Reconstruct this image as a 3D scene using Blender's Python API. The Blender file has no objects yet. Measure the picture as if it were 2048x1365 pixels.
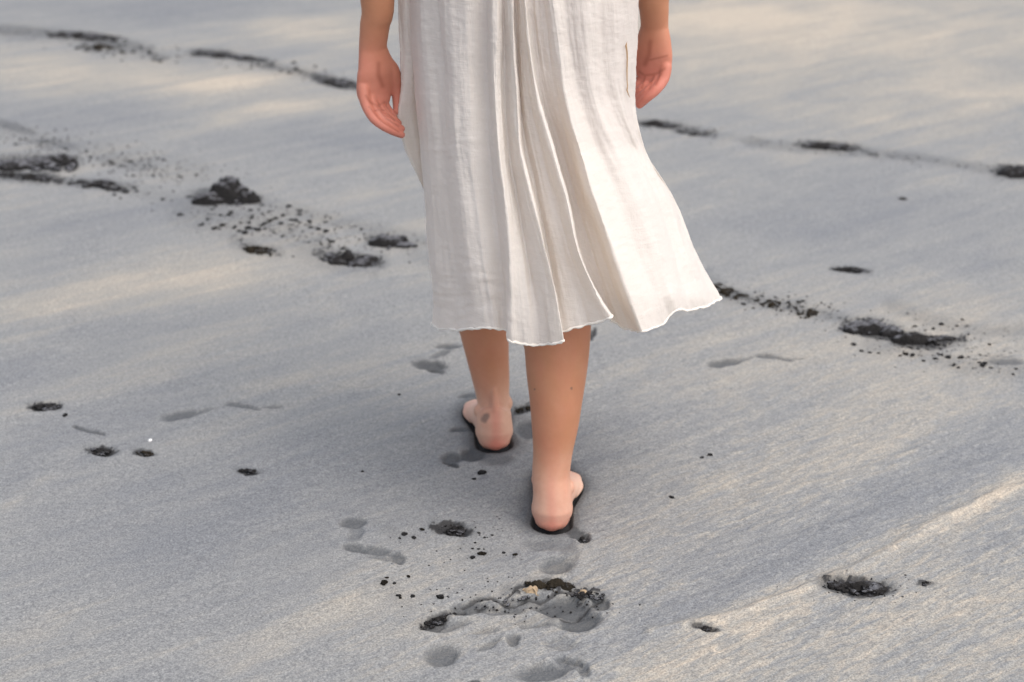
import bpy, bmesh, math, random
import numpy as np
from mathutils import Vector, Matrix
random.seed(7)
RNG = np.random.RandomState(11)
scene = bpy.context.scene

# ------------------------------------------------------------ camera
CAM_H, PITCH, FPX = 1.40, math.radians(23.6), 3300.0      # FPX: focal length in pixels of a 2048 px wide frame
cam_d = bpy.data.cameras.new('camera'); cam = bpy.data.objects.new('camera', cam_d)
scene.collection.objects.link(cam); scene.camera = cam
cam.location = (0, 0, CAM_H); cam.rotation_euler = (math.radians(90) - PITCH, 0, 0)
cam_d.sensor_width = 36; cam_d.lens = FPX / 2048 * 36
cam_d.clip_start = 0.05; cam_d.clip_end = 2000
cam_d.dof.use_dof = True; cam_d.dof.focus_distance = 2.5; cam_d.dof.aperture_fstop = 4.0

# ------------------------------------------------------------ light
SUN_EL, SUN_AZ = math.radians(58), math.radians(125)      # azimuth measured clockwise from +Y (the walking direction)
world = bpy.data.worlds.new("World"); scene.world = world; world.use_nodes = True
wn = world.node_tree; wn.nodes.clear()
sky = wn.nodes.new('ShaderNodeTexSky'); sky.sky_type = 'NISHITA'; sky.sun_disc = False
sky.sun_elevation = SUN_EL; sky.sun_rotation = SUN_AZ
sky.air_density = 1.0; sky.dust_density = 5.0; sky.ozone_density = 0.6
bg = wn.nodes.new('ShaderNodeBackground'); bg.inputs[1].default_value = 0.15
wo = wn.nodes.new('ShaderNodeOutputWorld')
hs = wn.nodes.new('ShaderNodeHueSaturation'); hs.inputs['Saturation'].default_value = 0.62   # thin overcast greys the sky
wn.links.new(sky.outputs[0], hs.inputs['Color']); wn.links.new(hs.outputs[0], bg.inputs[0]); wn.links.new(bg.outputs[0], wo.inputs[0])
sl = bpy.data.lights.new('sun', 'SUN'); so = bpy.data.objects.new('sun', sl); scene.collection.objects.link(so)
sl.energy = 0.75; sl.angle = math.radians(150); sl.color = (1.0, 0.94, 0.86)
sd = Vector((math.sin(SUN_AZ) * math.cos(SUN_EL), math.cos(SUN_AZ) * math.cos(SUN_EL), math.sin(SUN_EL)))
so.rotation_euler = sd.to_track_quat('Z', 'Y').to_euler()
scene.view_settings.view_transform = 'Standard'; scene.view_settings.look = 'None'
scene.view_settings.gamma = 1.0; scene.view_settings.exposure = 0.66

# ------------------------------------------------------------ helpers
CP, SP = math.cos(PITCH), math.sin(PITCH)
def ray(px, py):
    a = (px - 1024) / FPX; b = -(py - 682.5) / FPX
    return np.array([a, CP + b * SP, -SP + b * CP])
def G(px, py, z=0.0):                    # where the line of sight meets height z
    r = ray(px, py); t = (z - CAM_H) / r[2]; return np.array([r[0]*t, r[1]*t, z])
def D(px, py, Y):                        # where it meets the upright plane at distance Y
    r = ray(px, py); t = Y / r[1]; return np.array([r[0]*t, Y, CAM_H + r[2]*t])
def scale_at(p):                         # metres per photo pixel at a point
    return (p[1]*CP + (CAM_H - p[2])*SP) / FPX
def proj(x, y, z=0):
    dep = y*CP + (CAM_H - z)*SP; up = y*SP - (CAM_H - z)*CP
    dep = np.maximum(dep, 0.05)
    return 1024 + FPX*x/dep, 682.5 - FPX*up/dep

_perm = RNG.permutation(512)
_g = RNG.rand(512, 2) * 2 - 1; _g /= np.linalg.norm(_g, axis=1)[:, None]
def gnoise(x, y):
    xi = np.floor(x).astype(int); yi = np.floor(y).astype(int); fx = x - xi; fy = y - yi
    def gr(a, b, dx, dy):
        h = _perm[(_perm[a & 511] + b) & 511]; return _g[h, 0]*dx + _g[h, 1]*dy
    u = fx*fx*fx*(fx*(fx*6-15)+10); v = fy*fy*fy*(fy*(fy*6-15)+10)
    a = gr(xi, yi, fx, fy); b = gr(xi+1, yi, fx-1, fy); c = gr(xi, yi+1, fx, fy-1); d = gr(xi+1, yi+1, fx-1, fy-1)
    return (a + u*(b-a)) + v*((c + u*(d-c)) - (a + u*(b-a)))
def fbm(x, y, o=4, g=0.5):
    s = 0; a = 1; f = 1; n = 0
    for k in range(o):
        s = s + a*gnoise(x*f + 17.3*k, y*f - 9.1*k); n += a; a *= g; f *= 2.03
    return s / n * 1.5
def sstep(a, b, x):
    t = np.clip((x-a)/(b-a), 0, 1); return t*t*(3-2*t)

def link(o, parent=None):
    scene.collection.objects.link(o)
    if parent is not None: o.parent = parent
    return o
def mesh_obj(name, V, F, mat, parent=None, smooth=True):
    me = bpy.data.meshes.new(name)
    V = np.asarray(V, dtype=np.float32)
    if isinstance(F, np.ndarray):
        n = F.shape[1]; me.vertices.add(len(V)); me.vertices.foreach_set('co', V.ravel())
        me.loops.add(F.size); me.loops.foreach_set('vertex_index', F.ravel().astype(np.int32))
        me.polygons.add(len(F)); me.polygons.foreach_set('loop_start', np.arange(0, F.size, n, dtype=np.int32))
        me.update(calc_edges=True); me.validate()
    else:
        me.from_pydata(V.tolist(), [], F); me.update()
    me.polygons.foreach_set('use_smooth', np.full(len(me.polygons), smooth))
    me.materials.append(mat)
    return link(bpy.data.objects.new(name, me), parent)
def tag(o, label=None, cat=None, group=None, kind=None):
    for k, v in (('label', label), ('category', cat), ('group', group), ('kind', kind)):
        if v: o[k] = v
    return o
def fattr(o, name, vals):
    a = o.data.attributes.new(name, 'FLOAT', 'POINT'); a.data.foreach_set('value', np.asarray(vals, dtype=np.float32))

class NT:
    def __init__(s, name):
        s.m = bpy.data.materials.new(name); s.m.use_nodes = True; s.t = s.m.node_tree; s.t.nodes.clear()
        s.out = s.t.nodes.new('ShaderNodeOutputMaterial')
    def n(s, typ, **kw):
        nd = s.t.nodes.new(typ)
        for k, v in kw.items():
            if k.startswith('i_'):
                key = k[2:]; key = int(key) if key.isdigit() else key.replace('_', ' ')
                if hasattr(v, 'links') or isinstance(v, bpy.types.NodeSocket): s.t.links.new(v, nd.inputs[key])
                else: nd.inputs[key].default_value = v
            else: setattr(nd, k, v)
        return nd
    def attr(s, name): return s.n('ShaderNodeAttribute', attribute_name=name).outputs['Fac']
    def coord(s, scale=(1,1,1), rot=(0,0,0), world=False):
        tc = s.n('ShaderNodeTexCoord').outputs['Object']
        if any(rot): tc = s.n('ShaderNodeMapping', i_0=tc, i_Rotation=rot).outputs[0]
        return s.n('ShaderNodeMapping', i_0=tc, i_Scale=scale).outputs[0]
    def noise(s, vec, scale, detail=3, rough=0.55, dist=0.0):
        return s.n('ShaderNodeTexNoise', i_Vector=vec, i_Scale=scale, i_Detail=detail, i_Roughness=rough, i_Distortion=dist).outputs['Fac']
    def ramp(s, f, stops):
        r = s.n('ShaderNodeValToRGB', i_0=f); e = r.color_ramp.elements
        while len(e) < len(stops): e.new(0.5)
        for k, (p, c) in enumerate(stops):
            e[k].position = p; e[k].color = (*c, 1) if len(c) == 3 else c
        return r.outputs[0]
    def mix(s, f, a, b, mode='MIX'):
        m = s.n('ShaderNodeMix', data_type='RGBA', blend_type=mode)
        for k, v in ((0, f), (6, a), (7, b)):
            if isinstance(v, bpy.types.NodeSocket): s.t.links.new(v, m.inputs[k])
            elif k == 0: m.inputs[0].default_value = v
            else: m.inputs[k].default_value = (*v, 1)
        return m.outputs[2]
    def math(s, op, a, b=0.0, clamp=False):
        m = s.n('ShaderNodeMath', operation=op, use_clamp=clamp)
        for k, v in ((0, a), (1, b)):
            if isinstance(v, bpy.types.NodeSocket): s.t.links.new(v, m.inputs[k])
            else: m.inputs[k].default_value = v
        return m.outputs[0]
    def bump(s, h, strength, dist, normal=None):
        b = s.n('ShaderNodeBump', i_Height=h, i_Strength=strength, i_Distance=dist)
        if normal is not None: s.t.links.new(normal, b.inputs['Normal'])
        return b.outputs[0]
    def done(s, sock): s.t.links.new(sock, s.out.inputs[0]); return s.m

# ------------------------------------------------------------ materials
def mat_sand():
    k = NT('sand')
    grain = k.noise(k.coord(), 330, 2, 0.7); grain2 = k.noise(k.coord(), 900, 2, 0.7)
    ang = math.radians(-36)
    st = k.noise(k.coord((0.55, 5.5, 1), (0, 0, ang)), 3.2, 5, 0.6, 0.6)          # long wind-and-water streaks
    fine = k.noise(k.coord((7, 30, 1), (0, 0, ang)), 3.0, 4, 0.62, 0.8)
    w = k.attr('warm'); iso = k.noise(k.coord((1, 1.6, 1), (0, 0, ang)), 2.6, 5, 0.6, 0.9)
    st = k.math('ADD', k.math('MULTIPLY', st, 0.5), k.math('MULTIPLY', iso, 0.5)); mid = k.noise(k.coord(), 120, 3, 0.65)
    f = k.math('ADD', w, k.math('MULTIPLY', k.math('SUBTRACT', st, 0.5), 1.5))
    f = k.math('ADD', f, k.math('MULTIPLY', k.math('SUBTRACT', fine, 0.5), k.math('MULTIPLY', k.attr('ripple'), 1.5)), True)
    col = k.ramp(f, [(0.0, (0.174, 0.184, 0.198)), (0.35, (0.222, 0.228, 0.230)), (0.62, (0.285, 0.275, 0.252)), (1.0, (0.41, 0.362, 0.300))])
    sp = k.ramp(grain, [(0.30, (0.60, 0.60, 0.61)), (0.5, (0.97, 0.97, 0.97)), (0.72, (1.4, 1.37, 1.32))])
    col = k.mix(1.0, col, sp, 'MULTIPLY')
    col = k.mix(1.0, col, k.ramp(mid, [(0.32, (0.86, 0.86, 0.87)), (0.68, (1.14, 1.14, 1.12))]), 'MULTIPLY')
    sp2 = k.ramp(grain2, [(0.3, (0.85, 0.85, 0.85)), (0.7, (1.15, 1.15, 1.15))])
    col = k.mix(1.0, col, sp2, 'MULTIPLY')
    damp = k.mix(0.5, (0.062, 0.068, 0.076), k.mix(1.0, (0.062, 0.068, 0.074), sp, 'MULTIPLY'))
    col = k.mix(k.attr('damp'), col, damp)
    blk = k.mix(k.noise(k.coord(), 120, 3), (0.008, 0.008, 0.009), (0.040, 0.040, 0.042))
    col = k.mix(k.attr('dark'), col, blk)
    h = k.math('ADD', k.math('MULTIPLY', grain, 1.0), k.math('MULTIPLY', fine, k.math('MULTIPLY', k.attr('ripple'), 3.5)))
    nrm = k.bump(h, 0.55, 0.0016)
    b = k.n('ShaderNodeBsdfPrincipled', i_Base_Color=col, i_Roughness=0.78, i_Normal=nrm)
    b.inputs['Specular IOR Level'].default_value = 0.35
    return k.done(b.outputs[0])
def mat_clod(name, olive=0.0, grey=0.35):
    k = NT(name)
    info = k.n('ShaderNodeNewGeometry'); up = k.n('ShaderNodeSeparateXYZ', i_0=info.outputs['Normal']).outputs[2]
    n1 = k.noise(k.coord(), 45, 4, 0.6); n2 = k.noise(k.coord(), 240, 3, 0.6)
    dark = k.mix(n2, (0.007, 0.007, 0.008), (0.038, 0.038, 0.040))
    dark = k.mix(olive, dark, k.mix(n1, (0.045, 0.034, 0.019), (0.011, 0.010, 0.008)))
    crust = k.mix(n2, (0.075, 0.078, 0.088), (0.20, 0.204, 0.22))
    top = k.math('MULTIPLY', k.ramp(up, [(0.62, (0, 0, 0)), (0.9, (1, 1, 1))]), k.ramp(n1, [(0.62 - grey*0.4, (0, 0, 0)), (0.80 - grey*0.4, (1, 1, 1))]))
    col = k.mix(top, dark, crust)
    b = k.n('ShaderNodeBsdfPrincipled', i_Base_Color=col, i_Roughness=0.95, i_Normal=k.bump(k.math('ADD', n1, n2), 1.0, 0.005))
    b.inputs['Specular IOR Level'].default_value = 0.08
    return k.done(b.outputs[0])
def mat_dress():
    k = NT('cotton_gauze')
    c = k.coord()
    w1 = k.noise(k.coord((520, 520, 90)), 1.0, 2, 0.6)        # vertical crinkle
    w2 = k.noise(k.coord((60, 60, 420)), 1.0, 2, 0.6)         # weft slubs
    big = k.noise(k.coord((14, 14, 5)), 1.0, 3, 0.5)
    cr = k.noise(k.coord((170, 170, 22)), 1.0, 3, 0.6)
    th = k.mix(w2, (0.70, 0.67, 0.635), (0.82, 0.795, 0.76))
    col = k.mix(k.math('MULTIPLY', w1, 0.5), th, (0.82, 0.79, 0.755))
    h = k.math('ADD', k.math('ADD', k.math('MULTIPLY', w1, 0.6), k.math('MULTIPLY', w2, 0.5)), k.math('MULTIPLY', cr, 0.5))
    nrm = k.bump(h, 0.6, 0.0017)
    d = k.n('ShaderNodeBsdfPrincipled', i_Base_Color=col, i_Roughness=0.9, i_Normal=nrm)
    d.inputs['Specular IOR Level'].default_value = 0.15; d.inputs['Sheen Weight'].default_value = 0.25
    t = k.n('ShaderNodeBsdfTranslucent', i_Color=(0.86, 0.72, 0.56, 1), i_Normal=nrm)
    m = k.n('ShaderNodeMixShader', i_0=0.30); k.t.links.new(d.outputs[0], m.inputs[1]); k.t.links.new(t.outputs[0], m.inputs[2])
    return k.done(m.outputs[0])
def mat_plain(name, col, rough=0.8):
    k = NT(name); n = k.noise(k.coord(), 90, 3)
    c = k.mix(n, tuple(x*0.85 for x in col), tuple(min(x*1.12, 1) for x in col))
    b = k.n('ShaderNodeBsdfPrincipled', i_Base_Color=c, i_Roughness=rough, i_Normal=k.bump(n, 0.3, 0.001))
    return k.done(b.outputs[0])
def mat_skin():
    k = NT('skin')
    n1 = k.noise(k.coord(), 28, 4, 0.6); n2 = k.noise(k.coord(), 150, 3, 0.6); n3 = k.noise(k.coord(), 7, 2)
    tan = k.mix(n1, (0.385, 0.168, 0.086), (0.49, 0.235, 0.132))
    tan = k.mix(k.math('MULTIPLY', n3, 0.4), tan, (0.47, 0.22, 0.13))
    pale = k.mix(n1, (0.62, 0.40, 0.30), (0.72, 0.49, 0.385))
    red = k.mix(n1, (0.50, 0.155, 0.112), (0.62, 0.235, 0.182))
    col = k.mix(k.attr('pale'), tan, pale); col = k.mix(k.attr('pink'), col, red)
    col = k.mix(k.math('MULTIPLY', n2, 0.25), col, (0.36, 0.15, 0.085))
    col = k.mix(k.attr('crease_shade'), col, (0.26, 0.075, 0.045)); col = k.mix(k.attr('ink'), col, (0.07, 0.065, 0.06))
    nr = k.bump(n2, 0.25, 0.0006)
    b = k.n('ShaderNodeBsdfPrincipled', i_Base_Color=col, i_Roughness=0.52, i_Normal=nr)
    b.inputs['Subsurface Weight'].default_value = 0.12; b.inputs['Subsurface Radius'].default_value = (1.0, 0.35, 0.2)
    b.inputs['Subsurface Scale'].default_value = 0.006; b.inputs['Specular IOR Level'].default_value = 0.35
    return k.done(b.outputs[0])
SAND = mat_sand(); CLOD = mat_clod('wet_black_sand', 0.15, 0.35); CLODG = mat_clod('crusted_black_sand', 0.1, 0.9)
OLIVE = mat_clod('olive_brown_debris', 0.75, 0.1); DRESS = mat_dress(); SKIN = mat_skin()
HEM = mat_plain('frayed_cotton', (0.76, 0.72, 0.66), 1.0); SLIT = mat_plain('slit_shade', (0.42, 0.27, 0.15), 0.9)
HAIR = mat_plain('brown_hair', (0.09, 0.05, 0.03), 0.5); BEIGE = mat_plain('dry_beige_crust', (0.34, 0.255, 0.165), 0.95)
SHELL = mat_plain('white_shell', (0.85, 0.85, 0.85), 0.5)

# ------------------------------------------------------------ sand: one sheet to the horizon
# marks on the ground, traced as (x, y, half width, half height, tilt in degrees) in photo pixels and laid on z = 0
FEET = {}
def seg_dist(px, py, pts):
    best = None
    for (x0, y0), (x1, y1) in zip(pts[:-1], pts[1:]):
        dx, dy = x1-x0, y1-y0; t = np.clip(((px-x0)*dx + (py-y0)*dy)/(dx*dx+dy*dy), 0, 1)
        d = np.hypot(px-x0-t*dx, (py-y0-t*dy)); best = d if best is None else np.minimum(best, d)
    return best
DENTS = [  # x, y, rx, ry, tilt, depth m, dark, damp
 (90,813,36,10,-3,.010,.95,.3),(205,901,31,11,5,.010,.95,.3),(288,904,24,8,8,.006,.7,.6),(498,945,24,7,8,.006,.9,.2),
 (362,828,46,10,-10,.010,0,.75),(410,818,30,5,-12,.006,0,.5),(478,808,38,6,6,.008,0,.7),(548,811,24,4,0,.005,0,.6),(510,815,18,4,14,.005,0,.5),
 (858,730,36,11,6,.012,.35,.8),(868,741,24,5,10,.008,.7,.4),(897,694,30,6,-4,.008,.15,.75),(880,709,22,6,-20,.006,.1,.6),
 (932,794,20,5,-4,.006,.2,.7),(924,862,27,6,0,.008,.2,.75),(948,908,34,17,-8,.014,.25,.95),(903,918,26,14,-10,.010,.2,.8),(900,932,20,5,14,.006,.8,.3),
 (1050,818,24,11,-18,.014,.85,.6),(1052,860,27,20,0,.010,.0,.75),
 (1450,724,38,8,-8,.010,.1,.8),(1488,716,22,4,-12,.006,0,.5),(1535,711,30,5,6,.008,.05,.75),(1565,716,28,4,8,.006,0,.7),(1600,715,12,3,0,.004,0,.5),
 (708,1048,32,12,-3,.010,0,.75),(712,1070,17,18,20,.006,0,.35),(712,1098,25,10,8,.008,0,.8),(748,1104,42,10,10,.008,0,.7),(795,1118,20,12,20,.008,0,.75),(770,1121,44,5,8,.004,0,.5),
 (906,1060,38,16,6,.018,.95,.5),(1150,1066,30,10,28,.012,.55,.8),(1168,1076,12,11,20,.012,.85,.6),(1113,1130,38,20,-5,.010,0,.7),(1118,1144,10,3,-10,.003,.6,.2),(1135,1108,24,30,20,.005,0,.3),
 (935,1213,40,16,-6,.014,.1,.85),(870,1243,34,15,-20,.014,.45,.8),(900,1250,45,10,-14,.010,.0,.6),(1000,1218,60,11,4,.012,.05,.55),(1125,1210,70,22,4,.022,.1,.95),(1160,1240,44,24,-6,.022,0,.9),
 (1050,1200,60,16,-12,.012,.0,.6),(1080,1235,70,12,-5,.006,0,.3),(1200,1205,20,16,30,.012,.2,.8),
 (1026,1277,15,14,40,.012,.05,.65),(884,1308,37,23,0,.014,0,.75),(976,1285,28,9,-28,.008,0,.55),(1085,1342,62,22,-5,.014,0,.75),(1140,1325,40,14,14,.010,0,.6),(1168,1340,14,15,0,.010,0,.65),
 (1120,1285,40,14,0,.008,0,.35),(946,1364,18,5,0,.004,.8,.3),(968,1258,32,7,-8,.006,0,.4),
 (1708,1172,84,20,6,.014,.25,.8),(1730,1168,58,14,10,.010,.75,.4),(1850,1166,16,5,0,.004,.5,.5),(1412,1256,30,6,8,.008,.75,.5),
 (1700,540,44,6,4,.008,.5,.7),(1660,291,62,9,5,.008,.6,.6),(2030,344,44,15,5,.008,.8,.6),(1320,249,48,8,6,.008,.6,.5),(1385,266,44,7,5,.006,.3,.5),(1505,283,30,8,0,.003,.1,.3),(1805,315,50,8,6,.003,.1,.35),
 (2010,724,44,7,3,.006,.1,.7),(1985,714,44,3,2,.004,0,.4),
 (60,322,95,12,-3,.006,.55,.6),(50,350,85,9,4,.006,.6,.6),(205,370,50,9,12,.006,.4,.6),
 (30,255,50,10,14,.004,.15,.5),(110,285,60,9,10,.003,.1,.45),(250,325,70,14,8,.003,.05,.35),
 (130,70,40,7,4,.006,.7,.6),(185,76,62,10,6,.006,.4,.6),(240,88,50,10,5,.004,.2,.45),(180,98,28,7,4,.004,.4,.4),(430,109,52,8,5,.006,.75,.5),(500,120,40,6,5,.006,.65,.5),(540,135,40,6,8,.004,.3,.4),(320,116,24,6,0,.003,.3,.4),
 (665,160,52,9,7,.006,.75,.5),(690,172,36,6,7,.006,.8,.5),(600,143,60,6,10,.003,.2,.4),(20,62,100,5,7,.004,.05,.55),(60,58,90,4,6,.004,.1,.5),
 (450,392,70,16,6,.004,.35,.7),(700,520,65,14,8,.006,.6,.6),(775,480,52,10,12,.006,.3,.6),(515,500,40,9,8,.004,.35,.5),
 (1450,585,60,12,14,.004,.2,.6),(1560,610,60,9,10,.003,.05,.4),(1790,672,120,13,8,.008,.55,.8),(1840,690,70,10,4,.006,.3,.7),(1186,668,6,12,0,.01,.8,.6),
 (995,920,40,16,0,.003,.0,.65),(1100,1088,60,16,0,.004,0,.45),
]
LINES = [ # polyline, half width px, dark, damp, depth
 ([(843,1254),(855,1240),(878,1228),(905,1222),(930,1216)],4,.85,.6,.006),
 ([(925,1205),(950,1196),(985,1195),(1005,1203),(1030,1205),(1050,1190),(1078,1192),(1115,1182),(1150,1186)],3.2,.75,.5,.004),
 ([(1013,1196),(1030,1172),(1060,1166),(1095,1160),(1120,1160),(1136,1176)],3.5,.8,.5,.004),
 ([(1123,1233),(1150,1228),(1178,1212),(1205,1192)],2.6,.8,.3,.003),
 ([(148,850),(175,858),(205,866)],2.5,.3,.6,.003),
 ([(1115,1313),(1140,1318),(1162,1326)],3,.2,.6,.004),
 ([(0,66),(60,70),(110,72)],2.5,.1,.5,.002),
 ([(1500,285),(1600,296),(1740,305),(1850,318),(1980,340)],7,.0,.35,.001),
 ([(1040,1252),(1080,1246),(1140,1250)],4,0,.5,.004),
]
SPECK = [
 ([(0,62),(110,70),(200,82),(300,103)],14,.9,.85),([(200,95),(330,112),(450,112),(530,125)],16,.35,.7),([(380,106),(440,108),(510,121),(545,128)],8,1.2,.95),([(540,130),(620,150),(660,160)],12,.5,.7),([(625,155),(690,168),(716,174)],9,1.3,.95),
 ([(0,255),(60,275),(140,290),(200,300)],18,.45,.6),([(200,300),(300,325),(400,345)],26,.35,.6),
 ([(0,325),(70,320),(150,322)],16,1.1,.95),([(0,350),(70,358),(120,362),(200,368),(270,378)],9,1.0,.95),([(270,380),(360,400),(400,398)],14,.4,.7),
 ([(385,400),(450,402),(520,402)],12,1.2,.95),([(370,425),(450,445),(560,455),(640,500)],34,.62,.9),([(520,412),(600,428),(700,450),(850,485)],16,.62,.85),([(470,480),(520,500),(560,505)],14,.8,.95),
 ([(640,505),(700,520),(760,525)],17,1.3,.95),([(640,530),(750,548)],12,.45,.85),([(735,478),(790,478),(830,492)],9,1.1,.95),([(820,500),(870,530)],16,.4,.7),
 ([(1270,246),(1350,252),(1430,272)],9,1.1,.95),([(1430,272),(1520,285),(1600,290)],8,.4,.5),([(1600,290),(1660,292),(1720,298),(1750,308)],9,1.25,.95),([(1740,305),(1850,322),(1990,340)],10,.4,.6),([(1990,345),(2060,350)],14,1.3,.95),
 ([(1415,565),(1460,592),(1530,605),(1600,615)],15,.8,.8),([(1590,620),(1650,630),(1690,640)],12,.9,.85),([(1690,650),(1740,646),(1785,658),(1820,682),(1865,688),(1920,680)],14,1.35,.98),([(1780,610),(1860,640),(1960,665),(2040,662)],14,.6,.9),
 ([(1740,690),(1850,705),(1930,735),(2048,745)],17,.6,.9),([(1670,538),(1740,545)],6,1.1,.8),
 ([(870,1055),(905,1056),(940,1062)],13,1.3,.98),([(1650,1160),(1700,1160),(1780,1172)],15,1.15,.97),([(1680,1185),(1760,1190)],9,.7,.9),([(1385,1252),(1435,1258)],5,1.1,.9),([(1840,1165),(1865,1168)],7,.9,.8),
 ([(1010,1180),(1080,1168),(1140,1172),(1205,1190)],14,.95,.95),([(845,1248),(880,1232),(930,1215),(1010,1205)],9,.95,.95),([(1150,1200),(1200,1205)],12,.8,.9),([(770,1060),(800,1080)],12,.4,.8),([(930,1095),(1040,1120)],20,.25,.8),([(760,1165),(820,1215)],12,.3,.8),
 ([(60,812),(118,814)],8,1.1,.95),([(178,900),(236,902)],9,1.1,.95),([(268,902),(312,908)],6,.8,.85),([(475,940),(520,948)],7,.8,.9),([(830,722),(890,738)],9,.45,.8),([(885,930),(915,925)],8,.5,.7),([(1030,825),(1060,812)],9,1.2,.95),([(1150,1062),(1178,1078)],9,1.0,.95)]
# soft patches of dry beige (+) and damp bluish (-) sand, sky reflection painted in
PATCH = [(230,585,330,50,.42,-9),(560,520,240,40,.15,-8),(180,150,330,40,.32,4),(480,160,150,26,.42,-6),(620,55,150,35,.40,0),(560,215,200,22,.30,-6),(1700,60,500,90,.42,0),(1900,200,300,60,.28,-5),(1400,130,200,80,.12,0),(1450,30,250,40,.35,0),
 (120,235,260,35,-.25,0),(330,15,300,30,-.35,0),(700,290,260,40,-.30,0),(260,430,300,35,-.22,-6),(1700,420,330,70,-.25,0),(1950,520,160,30,-.22,0),(120,860,320,90,-.18,-20),(450,650,500,40,-.02,-10),(300,1100,400,120,-.10,-25),(1600,720,300,50,.22,-10),(1750,830,300,80,.25,-25),(1450,1000,260,80,.10,-25),(1900,640,200,40,.2,-5),
 (1900,940,200,45,-.35,-22),(1650,1080,300,40,-.22,-25),(1420,1190,240,30,-.25,-20),(1830,1070,230,30,.20,-24),(1560,1220,300,36,.32,-18),(1980,1000,140,16,.45,-30),(1700,1300,420,60,.20,-22),(1980,1310,200,60,.25,-30),(60,1290,250,70,.20,-30),(250,1150,500,150,-.14,-20),(700,1000,500,130,-.10,-10),(1250,900,400,90,-.08,-15),(100,720,260,50,-.2,-14),(250,760,200,30,.2,-14),(1250,1120,220,60,-.08,-20),(640,1240,200,50,.12,-10),(1380,1340,240,30,.30,-14),(60,980,120,14,.22,-38)]
def rotd(px, py, cx, cy, rx, ry, tilt):
    a = math.radians(tilt); c, s = math.cos(a), math.sin(a); dx, dy = px-cx, py-cy
    return np.sqrt(((dx*c+dy*s)/rx)**2 + ((-dx*s+dy*c)/ry)**2)
HEEL_R = G(1101, 1070); HEEL_L = G(993, 907)
FOOT_DIR = {'R': math.radians(-5), 'L': math.radians(7)}
def foot_sdf(x, y, side):
    h = HEEL_R if side == 'R' else HEEL_L; a = FOOT_DIR[side]
    dx, dy = x-h[0], y-h[1]; f = -math.sin(a)*dx*1 + math.cos(a)*dy; r = math.cos(a)*dx + math.sin(a)*dy
    r = r if side == 'R' else -r
    w = np.interp(f, [-.004, .0, .03, .09, .15, .18, .21, .235], [.014, .028, .033, .029, .039, .040, .032, .012])
    c = np.interp(f, [0, .08, .16, .24], [0, .0, .004, .002])
    d = np.abs(r - c) - w
    d = np.where(f < .038, np.hypot(r, np.minimum(f-.038, 0)) - .0325, d)
    return np.maximum(d, f-.237)
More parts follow.
